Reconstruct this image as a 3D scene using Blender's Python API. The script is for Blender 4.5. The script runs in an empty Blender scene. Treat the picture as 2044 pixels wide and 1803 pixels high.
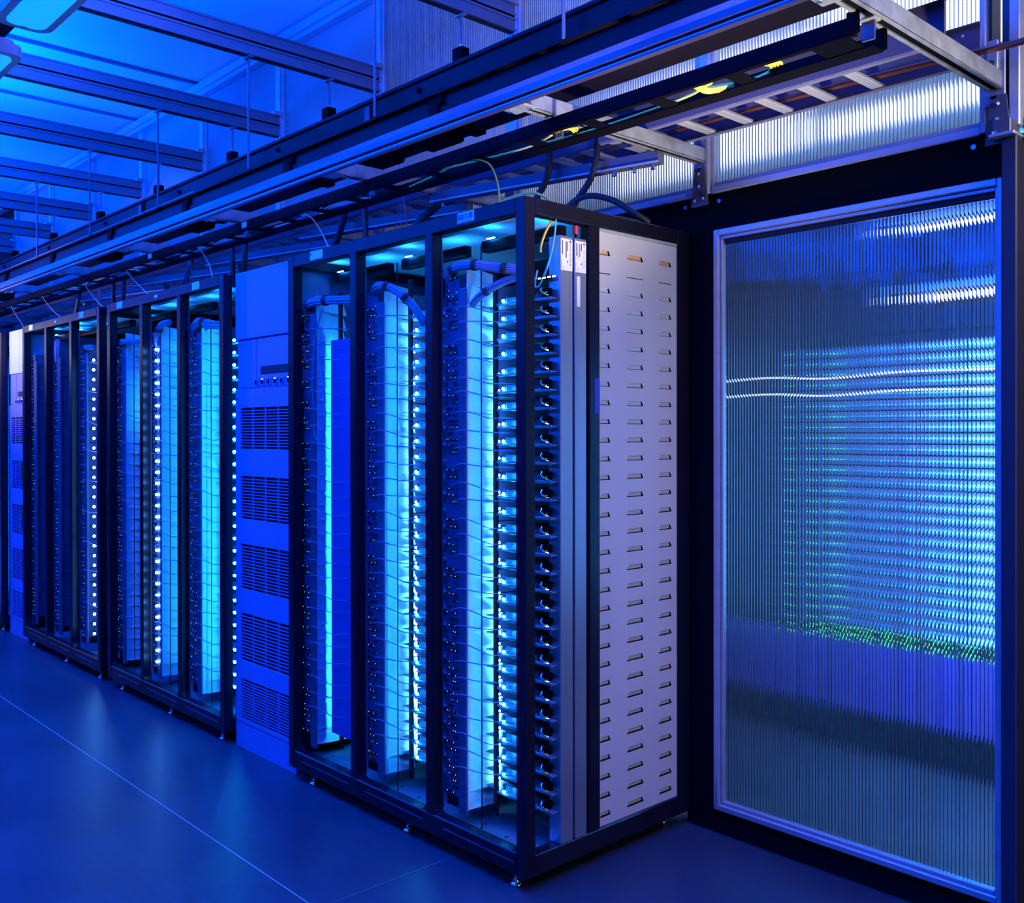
import bpy, math, random
from mathutils import Vector, Matrix
R = random.Random(7)
SC = bpy.context.scene
COL = SC.collection
PI = math.pi

# ------------------------------------------------------------------ materials
def mat(name, col, rough=.5, metal=0., emit=None, es=0., noise=None, bump=None, spec=.5, coat=0.):
    m = bpy.data.materials.new(name); m.use_nodes = True
    nt = m.node_tree; b = nt.nodes['Principled BSDF']
    b.inputs['Base Color'].default_value = (*col, 1)
    b.inputs['Roughness'].default_value = rough
    b.inputs['Metallic'].default_value = metal
    b.inputs['Specular IOR Level'].default_value = spec
    b.inputs['Coat Weight'].default_value = coat
    if emit:
        b.inputs['Emission Color'].default_value = (*emit, 1)
        b.inputs['Emission Strength'].default_value = es
    if noise:
        sc, amt, stretch = noise
        tc = nt.nodes.new('ShaderNodeTexCoord'); mp = nt.nodes.new('ShaderNodeMapping')
        mp.inputs['Scale'].default_value = stretch
        nz = nt.nodes.new('ShaderNodeTexNoise'); nz.inputs['Scale'].default_value = sc
        nz.inputs['Detail'].default_value = 6
        cr = nt.nodes.new('ShaderNodeValToRGB')
        cr.color_ramp.elements[0].position = .3; cr.color_ramp.elements[1].position = .75
        cr.color_ramp.elements[0].color = (*[c*(1-amt) for c in col], 1)
        cr.color_ramp.elements[1].color = (*[min(1, c*(1+amt)) for c in col], 1)
        L = nt.links.new
        L(tc.outputs['Object'], mp.inputs[0]); L(mp.outputs[0], nz.inputs['Vector'])
        L(nz.outputs['Fac'], cr.inputs[0]); L(cr.outputs[0], b.inputs['Base Color'])
        mr = nt.nodes.new('ShaderNodeMapRange')
        mr.inputs['To Min'].default_value = max(.02, rough-.08); mr.inputs['To Max'].default_value = rough+.1
        L(nz.outputs['Fac'], mr.inputs['Value']); L(mr.outputs[0], b.inputs['Roughness'])
        if bump:
            bp = nt.nodes.new('ShaderNodeBump'); bp.inputs['Strength'].default_value = bump
            bp.inputs['Distance'].default_value = .01
            L(nz.outputs['Fac'], bp.inputs['Height']); L(bp.outputs[0], b.inputs['Normal'])
    return m

ONE = (1, 1, 1)
M = dict(
    rack=mat('rack_black_steel', (.007, .006, .011), .30, 0, noise=(6, .15, ONE), spec=.28),
    duct=mat('duct_black_steel', (.005, .004, .008), .35, 0, noise=(3, .2, (.2, 1, 1)), spec=.04),
    black=mat('black_plastic', (.0022, .0020, .0035), .6, spec=.02),
    hose=mat('black_rubber', (.012, .012, .014), .5),
    bluepost=mat('grey_powder_coat', (.07, .06, .10), .45),
    alum=mat('anodised_aluminium', (.55, .57, .62), .38, .5, noise=(4, .06, (1, 1, 8))),
    galv=mat('galvanised_steel', (.42, .45, .48), .42, .55, noise=(22, .25, ONE)),
    blue_tray=mat('grey_tray_paint', (.10, .10, .14), .38, .15, noise=(5, .1, (.2, 1, 1))),
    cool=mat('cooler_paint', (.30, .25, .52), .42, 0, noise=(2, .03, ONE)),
    cool_lit=mat('cooler_lit_paint', (.80, .80, .84), .3, 0),
    dark=mat('dark_inside', (.006, .006, .01), .7),
    panel=mat('end_panel_paint', (.60, .60, .64), .42, .1, noise=(2.4, .07, (1, 1, .5))),
    flap=mat('louvre_paint', (.66, .70, .74), .35, .1),
    tan=mat('tan_louvre', (.62, .36, .19), .55),
    silver=mat('brushed_silver', (.50, .54, .60), .34, .85, noise=(3, .05, (40, 40, .4))),
    paper=mat('label_paper', (.86, .86, .88), .6),
    ink=mat('label_ink', (.03, .03, .05), .6),
    plate=mat('label_plate_white', (.92, 1., 1.), .5),
    baffle=mat('white_baffle', (.82, .84, .86), .45),
    bpanel=mat('blue_grey_blank', (.12, .09, .36), .45),
    ports=mat('switch_face', (.075, .06, .13), .5),
    slot=mat('port_socket', (.004, .004, .006), .5),
    chrome=mat('chrome', (.8, .82, .85), .18, 1.),
    shelf=mat('tray_steel', (.30, .31, .34), .35, .5),
    board=mat('circuit_board', (.02, .06, .05), .5),
    green=mat('green_tip', (.35, .6, .05), .4),
    cable=mat('pale_blue_cable', (.16, .18, .30), .45),
    bundle=mat('cable_bundle_jacket', (.20, .20, .30), .5),
    yellow=mat('yellow_fibre', (.90, .58, .05), .4),
    pale=mat('cream_fibre', (.75, .66, .48), .45),
    aqua=mat('aqua_fibre', (.10, .62, .66), .4),
    red=mat('red_plug', (.75, .02, .05), .4),
    copper=mat('copper_pipe', (.50, .18, .10), .32, .9),
    ceil=mat('ceiling_white', (.80, .80, .82), .55, 0, noise=(1.2, .05, (.25, 1, 1))),
    beam=mat('beam_steel', (.17, .17, .21), .42, .3, noise=(6, .08, (1, .1, 1))),
    strap=mat('velcro_strap', (.012, .012, .016), .8),
    bluetag=mat('blue_tag', (.02, .06, .5), .5),
    dkwall=mat('black_wall_steel', (.003, .003, .005), .6, spec=.05),
    col=mat('dark_column_steel', (.022, .022, .035), .45, spec=.3),
    joint=mat('floor_joint', (.52, .50, .50), .5),
    jointd=mat('floor_joint_dark', (.05, .055, .07), .5),
    body=mat('chassis_dark', (.03, .03, .04), .5),
    back=mat('hot_aisle_wall', (.10, .12, .15), .7),
    whitec=mat('white_cable', (.85, .85, .86), .4),
    led=mat('led_cyan', (.1, .1, .1), .5, 0, (.008, .30, 1.), 170),
    ledt=mat('led_top', (.1, .1, .1), .5, 0, (.01, .24, 1.), 170),
    ledi=mat('led_inner_fill', (.1, .1, .1), .5, 0, (.05, .36, 1.), 650),
    leds=mat('led_fill_strip', (.1, .1, .1), .5, 0, (.01, .32, 1.), 700),
    ledw=mat('led_white_blue', (.1, .1, .1), .5, 0, (.08, .34, 1.), 130),
    dot=mat('port_glint', (.05, .05, .05), .5, 0, (.25, .75, 1.), 1.6),
    glintg=mat('port_glint_green', (.05, .05, .05), .5, 0, (.10, .8, .35), .7),
    dotw=mat('status_light_white', (.05, .05, .05), .5, 0, (.8, 1., 1.), 6),
    rowc=mat('row_light_cyan', (.05, .05, .05), .5, 0, (.015, .36, 1.), 4.),
    rowd=mat('row_light_dim', (.05, .05, .05), .5, 0, (.01, .28, 1.), 1.2),
    rowb=mat('row_light_bright', (.05, .05, .05), .5, 0, (.07, .50, 1.), 60),
    rowg=mat('row_light_green', (.05, .05, .05), .5, 0, (.06, .75, .12), 3.5),
    rail=mat('rail_paint', (.045, .035, .085), .3, .2),
    bluegrey=mat('server_face_grey', (.22, .24, .30), .45),
    ladder=mat('ladder_paint', (.16, .16, .28), .4, .1),
    web=mat('pane_web', (.03, .03, .05), .4),
    webw=mat('pane_web_pale', (.4, .42, .5), .4),
    lens=mat('blue_lamp_lens', (.2, .2, .2), .3, 0, (0, .23, 1.), 1.7),
    housing=mat('lamp_housing', (.50, .52, .6), .35),
    tube=mat('white_tube', (.5, .5, .5), .4, 0, (.86, .88, 1.), 26),
    boxl=mat('backlight_white', (.5, .5, .5), .4, 0, (.86, .87, 1.), 2.5),
    boxd=mat('backlight_dim', (.5, .5, .5), .4, 0, (.80, .82, 1.), .8),
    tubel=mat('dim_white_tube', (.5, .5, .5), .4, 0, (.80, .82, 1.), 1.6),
)

def floor_mat():
    m = bpy.data.materials.new('polished_concrete'); m.use_nodes = True
    nt = m.node_tree; b = nt.nodes['Principled BSDF']; L = nt.links.new
    tc = nt.nodes.new('ShaderNodeTexCoord')
    n1 = nt.nodes.new('ShaderNodeTexNoise'); n1.inputs['Scale'].default_value = 1.6; n1.inputs['Detail'].default_value = 8
    mp = nt.nodes.new('ShaderNodeMapping'); mp.inputs['Rotation'].default_value = (0, 0, .5); mp.inputs['Scale'].default_value = (1, 5, 1)
    n2 = nt.nodes.new('ShaderNodeTexNoise'); n2.inputs['Scale'].default_value = 9; n2.inputs['Detail'].default_value = 10
    mix = nt.nodes.new('ShaderNodeMath'); mix.operation = 'MULTIPLY_ADD'; mix.inputs[1].default_value = .45
    cr = nt.nodes.new('ShaderNodeValToRGB')
    cr.color_ramp.elements[0].position = .45; cr.color_ramp.elements[0].color = (.018, .024, .034, 1)
    cr.color_ramp.elements[1].position = 1.0; cr.color_ramp.elements[1].color = (.046, .052, .064, 1)
    L(tc.outputs['Object'], n1.inputs['Vector']); L(tc.outputs['Object'], mp.inputs[0]); L(mp.outputs[0], n2.inputs['Vector'])
    L(n2.outputs['Fac'], mix.inputs[0]); L(n1.outputs['Fac'], mix.inputs[2]); L(mix.outputs[0], cr.inputs[0])
    L(cr.outputs[0], b.inputs['Base Color'])
    mr = nt.nodes.new('ShaderNodeMapRange'); mr.inputs['To Min'].default_value = .26; mr.inputs['To Max'].default_value = .46
    L(n1.outputs['Fac'], mr.inputs['Value']); L(mr.outputs[0], b.inputs['Roughness'])
    bp = nt.nodes.new('ShaderNodeBump'); bp.inputs['Strength'].default_value = .05; bp.inputs['Distance'].default_value = .01
    L(n2.outputs['Fac'], bp.inputs['Height']); L(bp.outputs[0], b.inputs['Normal'])
    b.inputs['Specular IOR Level'].default_value = .12
    return m
M['floor'] = floor_mat()

def pane_mats(tag, trans, clear, dif, orough=.02):
    """two-skin polycarbonate: the ribbed outer skin refracts, the inner skin also scatters light from behind"""
    a = bpy.data.materials.new('polycarbonate_outer_'+tag); a.use_nodes = True
    nt = a.node_tree; nt.nodes.clear(); L = nt.links.new
    out = nt.nodes.new('ShaderNodeOutputMaterial'); g = nt.nodes.new('ShaderNodeBsdfGlass')
    g.inputs['IOR'].default_value = 1.45; g.inputs['Roughness'].default_value = orough; g.inputs['Color'].default_value = (.93, .96, 1, 1)
    d = nt.nodes.new('ShaderNodeBsdfDiffuse'); d.inputs['Color'].default_value = (.6, .62, .66, 1)
    mx = nt.nodes.new('ShaderNodeMixShader'); mx.inputs[0].default_value = dif
    L(g.outputs[0], mx.inputs[1]); L(d.outputs[0], mx.inputs[2]); L(mx.outputs[0], out.inputs[0])
    b = bpy.data.materials.new('polycarbonate_inner_'+tag); b.use_nodes = True
    nt = b.node_tree; nt.nodes.clear(); L = nt.links.new
    out = nt.nodes.new('ShaderNodeOutputMaterial'); g = nt.nodes.new('ShaderNodeBsdfGlass')
    g.inputs['IOR'].default_value = 1.45; g.inputs['Roughness'].default_value = clear
    t = nt.nodes.new('ShaderNodeBsdfTranslucent'); t.inputs['Color'].default_value = (.78, .80, .86, 1)
    mx = nt.nodes.new('ShaderNodeMixShader'); mx.inputs[0].default_value = trans
    L(g.outputs[0], mx.inputs[1]); L(t.outputs[0], mx.inputs[2]); L(mx.outputs[0], out.inputs[0])
    return a, b
PD = pane_mats('door', .03, .02, .012)
PW = pane_mats('window', .42, .10, .20, .10)
PL = pane_mats('window_dim', .14, .10, .45, .08)

# ------------------------------------------------------------------ mesh builder
class MB:
    def __init__(s): s.v = []; s.f = []; s.m = []; s.mats = []
    def mi(s, m):
        m = M[m] if isinstance(m, str) else m
        if m not in s.mats: s.mats.append(m)
        return s.mats.index(m)
    def add(s, vs, fs, m):
        o = len(s.v); s.v += [tuple(v) for v in vs]; k = s.mi(m)
        for f in fs: s.f.append([o+i for i in f]); s.m.append(k)
        return s
    def box(s, x0, x1, y0, y1, z0, z1, m, c=0.):
        if c <= 0:
            vs = [(x, y, z) for z in (z0, z1) for y in (y0, y1) for x in (x0, x1)]
            fs = [(0, 2, 3, 1), (4, 5, 7, 6), (0, 1, 5, 4), (2, 6, 7, 3), (0, 4, 6, 2), (1, 3, 7, 5)]
            return s.add(vs, fs, m)
        c = min(c, .45*(x1-x0), .45*(y1-y0), .45*(z1-z0))
        vs = []; P = ((x0, x1), (y0, y1), (z0, z1)); idx = {}
        for i in (0, 1):
            for j in (0, 1):
                for k in (0, 1):
                    p = [P[0][i], P[1][j], P[2][k]]; sg = [1-2*i, 1-2*j, 1-2*k]
                    for a in range(3):
                        q = [p[t]+(0 if t == a else sg[t]*c) for t in range(3)]
                        idx[(i, j, k, a)] = len(vs); vs.append(q)
        fs = []
        for a in range(3):
            b, d = (a+1) % 3, (a+2) % 3
            for sd in (0, 1):
                q = []
                for u, w in ((0, 0), (1, 0), (1, 1), (0, 1)):
                    key = [0, 0, 0]; key[a] = sd; key[b] = u; key[d] = w; q.append(idx[(*key, a)])
                fs.append(q if sd else q[::-1])
            for u in (0, 1):
                for w in (0, 1):
                    q = []
                    for (t, ax) in ((0, b), (1, b), (1, d), (0, d)):
                        key = [0, 0, 0]; key[a] = t; key[b] = u; key[d] = w; q.append(idx[(*key, ax)])
                    fs.append(q if (u == w) else q[::-1])
        for i in (0, 1):
            for j in (0, 1):
                for k in (0, 1):
                    q = [idx[(i, j, k, a)] for a in range(3)]
                    fs.append(q if (i+j+k) % 2 else q[::-1])
        return s.add(vs, fs, m)
    def prism(s, poly, axis, a0, a1, m):
        """poly: 2-D outline in the two other axes (in xyz order), extruded along axis"""
        n = len(poly); vs = []
        for a in (a0, a1):
            for p in poly:
                q = list(p); q.insert(axis, a); vs.append(q)
        fs = [tuple(range(n))[::-1], tuple(range(n, 2*n))]
        fs += [(i, (i+1) % n, n+(i+1) % n, n+i) for i in range(n)]
        return s.add(vs, fs, m)
    def tube(s, pts, r, m, n=8, caps=True):
        pts = [Vector(p) for p in pts]; vs = []; fs = []; up = None
        for i, p in enumerate(pts):
            t = (pts[min(i+1, len(pts)-1)]-pts[max(i-1, 0)]).normalized()
            if up is None:
                up = Vector((0, 0, 1)) if abs(t.z) < .9 else Vector((1, 0, 0))
            a = t.cross(up).normalized(); b = a.cross(t).normalized(); up = b
            rr = r[i] if isinstance(r, (list, tuple)) else r
            for k in range(n):
                w = 2*PI*k/n; vs.append(p+(a*math.cos(w)+b*math.sin(w))*rr)
        for i in range(len(pts)-1):
            for k in range(n):
                fs.append((i*n+k, i*n+(k+1) % n, (i+1)*n+(k+1) % n, (i+1)*n+k))
        if caps:
            fs.append(tuple(range(n))[::-1]); q = (len(pts)-1)*n; fs.append(tuple(range(q, q+n)))
        return s.add(vs, fs, m)
    def cyl(s, p, q, r, m, n=12): return s.tube([p, q], r, m, n)
    def ball(s, c, r, m, n=8, k=5):
        return s.tube([(c[0], c[1], c[2]-r*math.cos(PI*i/k)) for i in range(k+1)], [max(1e-4, r*math.sin(PI*i/k)) for i in range(k+1)], m, n)
    def mesh(s, name, smooth=False):
        me = bpy.data.meshes.new(name); me.from_pydata(s.v, [], s.f)
        for m in s.mats: me.materials.append(m)
        me.polygons.foreach_set('material_index', s.m)
        if smooth: me.polygons.foreach_set('use_smooth', [True]*len(s.f))
        me.update(); return me
    def obj(s, name, parent=None, smooth=False, loc=None):
        o = bpy.data.objects.new(name, s.mesh(name, smooth)); COL.objects.link(o)
        if parent: o.parent = parent
        if loc: o.location = loc
        return o

def spline(P, n=6):
    P = [Vector(p) for p in P]; out = []
    for i in range(len(P)-1):
        a, b, c, d = P[max(i-1, 0)], P[i], P[i+1], P[min(i+2, len(P)-1)]
        for k in range(n):
            t = k/n
            out.append(.5*((2*b)+(c-a)*t+(2*a-5*b+4*c-d)*t*t+(3*b-a-3*c+d)*t**3))
    out.append(P[-1]); return out
def tag(o, label, cat, group=None):
    o['label'] = label; o['category'] = cat
    if group: o['group'] = group
    return o
def thing(name, label, cat, loc=(0, 0, 0), group=None):
    o = bpy.data.objects.new(name, None); COL.objects.link(o); o.location = loc
    o.empty_display_size = .05
    return tag(o, label, cat, group)
def struct(o): o['kind'] = 'structure'; return o
def copy_tree(o, loc, label, group=None, par=None):
    c = o.copy(); COL.objects.link(c); c.location = loc
    c['label'] = label
    if group: c['group'] = group
    for ch in list(o.children):
        k = ch.copy(); COL.objects.link(k); k.parent = c
        for g in list(ch.children):
            h = g.copy(); COL.objects.link(h); h.parent = k
    return c
ORD = ['first', 'second', 'third', 'fourth', 'fifth', 'sixth', 'seventh', 'eighth', 'ninth', 'tenth', 'eleventh', 'twelfth', 'thirteenth',
       'fourteenth', 'fifteenth', 'sixteenth', 'seventeenth', 'eighteenth', 'nineteenth', 'twentieth', 'twenty-first', 'twenty-second',
       'twenty-third', 'twenty-fourth', 'twenty-fifth', 'twenty-sixth', 'twenty-seventh', 'twenty-eighth', 'twenty-ninth', 'thirtieth', 'thirty-first']
def nth(k, n):
    return 'topmost' if k == 0 else 'lowest' if k == n-1 else ORD[k]+' from the top'

# ------------------------------------------------------------------ layout
XP = [.056-1.034*k for k in range(-1, 12)]        # wall posts, ceiling beams and support arms
ZC, YW = 3.83, .85
RL, RD, ZB, ZT = 1.456, .84, .05, 2.2
HEADY = .852

# ------------------------------------------------------------------ floor, ceiling, walls
XA, XB, YA = -16., 3.6, -5.2
b = MB(); b.box(XA, XB, YA, 4.2, -.1, 0, 'floor'); fl = struct(b.obj('floor'))
b = MB(); b.box(XA, XB, -.5220, -.5190, 0, .0012, 'joint'); b.obj('floor_joint', fl)
b = MB(); b.box(-.385, -.377, YA, -.523, 0, .0012, 'jointd'); b.box(-.385, -.377, -.518, .84, 0, .0012, 'jointd'); b.obj('floor_joint', fl)
b = MB(); b.box(-2.85, -2.846, YA, -.523, 0, .0012, 'jointd'); b.obj('floor_joint', fl)
b = MB(); b.box(XA, XB, YA, 4.2, ZC, ZC+.08, 'ceil')
ce = struct(b.obj('ceiling'))
for i, x in enumerate(XP):
    b = MB(); b.box(x-.012, x+.012, YA, .845, ZC-.018, ZC, 'beam'); b.obj('ceiling_seam', ce)
b = MB(); b.box(XA, XB, .80, .90, ZC-.07, ZC-.02, 'alum', .004); b.box(XA, XB, .815, .885, ZC-.10, ZC-.07, 'alum', .003)
struct(b.obj('trim_1'))

# beams of two stacked channels under the ceiling
for i, x in enumerate(XP):
    b = MB()
    for z0 in (3.232, 3.300):
        b.box(x-.012, x+.030, YA+.1, .845, z0, z0+.058, 'beam', .004)
        b.box(x+.030, x+.034, YA+.1, .845, z0, z0+.010, 'beam'); b.box(x+.030, x+.034, YA+.1, .845, z0+.048, z0+.058, 'beam')
    b.box(x-.010, x+.028, YA+.1, .845, 3.288, 3.302, 'black')
    b.box(x-.004, x+.022, YA+.1, .845, 3.228, 3.233, 'dark')
    b.box(x-.018, x+.05, .80, .846, 3.35, 3.375, 'galv')
    struct(b.obj('ceiling_beam'))

# containment wall: header, jambs, sill, columns
b = MB()
b.box(XA, 1.12, HEADY, .92, 2.19, 2.326, 'dkwall', .004)
b.box(-.02, .106, HEADY, .92, 0, 2.19, 'dkwall', .003)
b.box(.106, 1.12, HEADY, .92, 0, .086, 'dkwall', .003)
struct(b.obj('wall_back'))
b = MB()
b.box(1.12, 1.163, .80, .95, 0, 2.30, 'col', .004); b.box(1.163, 1.40, .86, .98, 0, 2.36, 'black', .004)
struct(b.obj('wall_right'))
b = MB()
for (x0, x1, y0, mm) in ((1.045, 1.062, .842, 'alum'), (1.066, 1.072, .86, 'col'), (1.104, 1.128, .85, 'col'), (1.128, 1.158, .835, 'alum'), (1.166, 1.30, .87, 'col')):
    b.box(x0, x1, y0, .93, 2.33, ZC, mm, .003)
struct(b.obj('trim_2'))

# windows between the wall posts
def ribbed_pane(name, x0, x1, z0, z1, yf, th, pitch, amp, mats, parent, web=True):
    b = MB(); n = int((x1-x0)/pitch); vs = []; seg = 6; xs = []
    for i in range(n*seg+1):
        x = x0+(x1-x0)*i/(n*seg); ph = (i % seg)/seg
        xs.append((x, yf-amp*math.sin(PI*ph)))
    N = len(xs)
    vs = [(x, y, z0) for x, y in xs]+[(x, y, z1) for x, y in xs]
    b.add(vs, [(i, i+1, N+i+1, N+i) for i in range(N-1)], mats[0])
    b.add([(x0, yf+th, z0), (x1, yf+th, z0), (x1, yf+th, z1), (x0, yf+th, z1)], [(3, 2, 1, 0)], mats[1])
    if web:
        for i in range(1, n):
            x = x0+(x1-x0)*i/n; b.box(x-.0004, x+.0004, yf+.0006, yf+th-.0006, z0, z1, 'web' if mats is PD else 'webw')
    return b.obj(name, parent)
wn = 0
for i in range(len(XP)-1):
    xr, xl = XP[i], XP[i+1]
    wn += 1
    w = bpy.data.objects.new('window_%d' % wn, None); COL.objects.link(w); struct(w)
    x0, x1 = xl+.041, xr-.041 if i else 1.045
    b = MB()
    b.box(xl-.012, xl+.030, .84, .915, 2.33, ZC-.1, 'alum', .003)
    b.box(xl-.041, xl-.012, .852, .90, 2.33, ZC-.1, 'alum', .003)
    b.box(xl+.030, x0+.003, .856, .90, 2.33, ZC-.1, 'alum', .002)
    b.box(x0, x1, .846, .905, 2.327, 2.352, 'alum', .003)
    b.box(x0, x1, .856, .90, 2.352, 2.368, 'alum', .003)
    b.obj('window_frame', w)
    if i < 9:
        ribbed_pane('window_pane', x0, x1, 2.368, ZC-.1, .874, .012, .0125, .0011, PW if i < 3 else PL, w)

# door
d = bpy.data.objects.new('door_1', None); COL.objects.link(d); struct(d)
DX0, DX1, DZ0, DZ1 = .112, 1.118, .090, 2.190
b = MB()
for (a0, a1, c0, c1) in ((DX0, DX0+.022, DZ0, DZ1), (DX1-.022, DX1, DZ0, DZ1)):
    b.box(a0, a1, .832, .872, c0, c1, 'alum', .003)
for (c0, c1) in ((DZ0, DZ0+.022), (DZ1-.022, DZ1)):
    b.box(DX0+.022, DX1-.022, .832, .872, c0, c1, 'alum', .003)
for (a0, a1, c0, c1) in ((DX0+.022, DX0+.032, DZ0+.022, DZ1-.022), (DX1-.032, DX1-.022, DZ0+.022, DZ1-.022),
                         (DX0+.032, DX1-.032, DZ0+.022, DZ0+.034), (DX0+.032, DX1-.032, DZ1-.034, DZ1-.022)):
    b.box(a0, a1, .846, .874, c0, c1, 'alum', .0025)
b.obj('door_frame', d)
b = MB(); b.box(DX0+.032, DX1-.032, .858, .874, DZ1-.052, DZ1-.034, 'dark', .002); b.obj('door_seal', d)
ribbed_pane('door_pane', DX0+.032, DX1-.032, DZ0+.034, DZ1-.052, .864, .010, .0118, .0009, PD, d)

# ------------------------------------------------------------------ racks
def rack_frame(t, near=False):
    X0, X1 = -RL, 0.
    P = .045
    for (x0, x1, y0, y1) in ((X1-P, X1, 0, P), (X0, X0+P, 0, P), (X1-P, X1, RD-.067, RD), (X0, X0+P, RD-.067, RD)):
        b = MB(); b.box(x0, x1, y0, y1, ZB, ZT, 'rack', .003); b.obj('corner_post', t)
    for xl in (-.514, -.9885):
        b = MB(); b.box(xl, xl+.042, .0006, .05, ZB+.07, ZT-.045, 'rack', .003)
        b.box(xl+.040, xl+.044, .044, .050, .14, 2.1, 'bluepost'); b.obj('bay_post', t)
        b = MB(); b.box(xl, xl+.042, RD-.05, RD-.001, ZB+.07, ZT-.045, 'rack', .003); b.obj('bay_post', t)
    b = MB(); b.box(X0+P, X1-P, 0, P, ZT-.05, ZT, 'rack', .003); b.obj('top_rail', t)
    b = MB(); b.box(X0+P, X1-P, RD-P, RD, ZT-.05, ZT, 'rack', .003); b.obj('top_rail', t)
    # lower rail: folded channel with rounded inner corners
    b = MB(); b.box(X0+P, X1-P, .0, P, ZB, .125, 'rack', .004)
    for (xa, xb) in ((X0+P, -.9885), (-.9465, -.514), (-.472, X1-P)):
        for (xc, sg) in ((xa, 1), (xb, -1)):
            r = .032; poly = [(xc, .125), (xc+sg*r, .125)]
            poly += [(xc+sg*(r-r*math.sin(a)), .125+r-r*math.cos(a)) for a in [PI/2*i/6 for i in range(1, 6)]]
            poly += [(xc, .125+r)]
            if sg < 0: poly = poly[::-1]
            b.prism(poly, 1, .004, .04, 'rack')
        b.box(xa+.06, xb-.01, -.003, .002, .092, .0945, 'bluepost')
    b.obj('bottom_rail', t)
    b = MB(); b.box(X0+P, X1-P, RD-P, RD, ZB, .125, 'rack', .003); b.obj('bottom_rail', t)
    for (x0, x1) in ((X1-P, X1), (X0, X0+P)):
        b = MB(); b.box(x0, x1, P, RD-.067, ZT-.05, ZT, 'rack', .003); b.obj('side_rail', t)
        b = MB(); b.box(x0, x1, P, RD-.067, ZB, .118, 'rack', .003); b.obj('side_rail', t)
    b = MB(); b.box(X0+P, X1-P, P, RD-P, ZT-.012, ZT-.004, 'baffle'); b.obj('top_panel', t)
    b = MB(); b.box(X0+P, X1-P, P, .36, .094, .100, 'shelf', .002); b.box(X0+P, X1-P, .368, RD-P, .094, .101, 'shelf', .002)
    for bx in (-.97, -.485, 0):
        for (u, v) in ((-.33, .12), (-.25, .20), (-.20, .10), (-.15, .26), (-.12, .15)):
            b.cyl((bx+u, v, .1), (bx+u, v, .1012), .006, 'slot', 10)
        b.cyl((bx-.07, .07, .1), (bx-.07, .07, .106), .007, 'chrome', 8)
        b.cyl((bx-.30, .075, .1), (bx-.30, .075, .108), .005, 'chrome', 8)
    b.obj('base_plate', t)
    b = MB(); b.box(X0+P, X1-P, RD-.008, RD-.002, .125, ZT-.05, 'body'); b.obj('back_panel', t)
    for bx in (-.97, -.485, 0):
        b = MB(); b.box(bx-.44, bx-.046, .20, .235, 2.105, 2.145, 'rack', .003); cb = b.obj('cross_beam', t)
        if t in racks[:3]:
            b = MB(); b.box(bx-.40, bx-.36, .190, .197, 2.146, 2.149, 'ledt'); b.box(bx-.20, bx-.12, .25, .258, 2.115, 2.118, 'ledt'); o = b.obj('beam_lamp', cb); o['label'] = 'small bright lamp under the rack top'
    for fx in (-.082, -.66, -1.31):
        for fy in (.035, RD-.06):
            b = MB()
            b.tube([(fx, fy, 0), (fx, fy, .006), (fx, fy, .010), (fx, fy, .014), (fx, fy, .018), (fx, fy, .022)],
                   [.020, .020, .017, .009, .011, .007], 'chrome', 14)
            b.tube([(fx, fy, .02), (fx, fy, .03), (fx, fy, .036), (fx, fy, .05)], [.006, .006, .008, .008], 'chrome', 10)
            b.obj('levelling_foot', t, True)

def rack_label(t, x0, x1, z0, z1, marks):
    b = MB(); b.box(x0, x1, -.003, .0005, z0, z1, 'plate', .001); o = b.obj('label_plate', t); o['label'] = 'pale label plate'
    if marks:
        b = MB(); w = x1-x0
        for (u0, u1, v0, v1) in marks:
            b.box(x0+w*u0, x0+w*u1, -.0038, -.003, z0+(z1-z0)*v0, z0+(z1-z0)*v1, 'bluetag')
        b.obj('label_marks', o)

def baffle(t, bx, x0=-.346, y0=.056, x1=-.378, y1=.205, n=30, z0=.16, z1=2.03, kick=.020):
    b = MB(); dz = (z1-z0)/n
    d = Vector((x1-x0, y1-y0, 0)).normalized(); nr = Vector((d.y, -d.x, 0))
    for i in range(n):
        za, zb = z0+i*dz, z0+(i+1)*dz
        A = Vector((bx+x0, y0, 0)); B = Vector((bx+x1, y1, 0))
        pts = []
        for off in (0, -.004):
            pts += [A+nr*(off+.001)+Vector((0, 0, za)), B+nr*(kick+off)+Vector((0, 0, za-.012)), B+nr*off+Vector((0, 0, zb-.012)), A+nr*off+Vector((0, 0, zb))]
        b.add(pts, [(0, 1, 2, 3), (7, 6, 5, 4), (0, 4, 5, 1), (1, 5, 6, 2), (3, 2, 6, 7), (0, 3, 7, 4)], 'baffle')
    o = b.obj('side_baffle', t); o['label'] = 'white lapped baffle'
    return o
def bay_post_set(t, bx, rod=True, rail=True):
    b = MB(); b.box(bx-.39, bx-.347, .048, .062, .14, 1.955, 'bluepost', .003)
    for k in range(30):
        b.box(bx-.394, bx-.389, .046, .054, .2+.06*k, .206+.06*k, 'chrome')
    b.obj('cable_manager', t)
    if rail:
        b = MB(); b.box(bx-.298, bx-.278, .128, .140, .14, 2.04, 'rack', .002); b.obj('tray_rail', t)
    if rod:
        b = MB(); b.cyl((bx-.307, .085, .1), (bx-.307, .085, 2.10), .0026, 'rack', 6); b.obj('vertical_rod', t)

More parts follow.
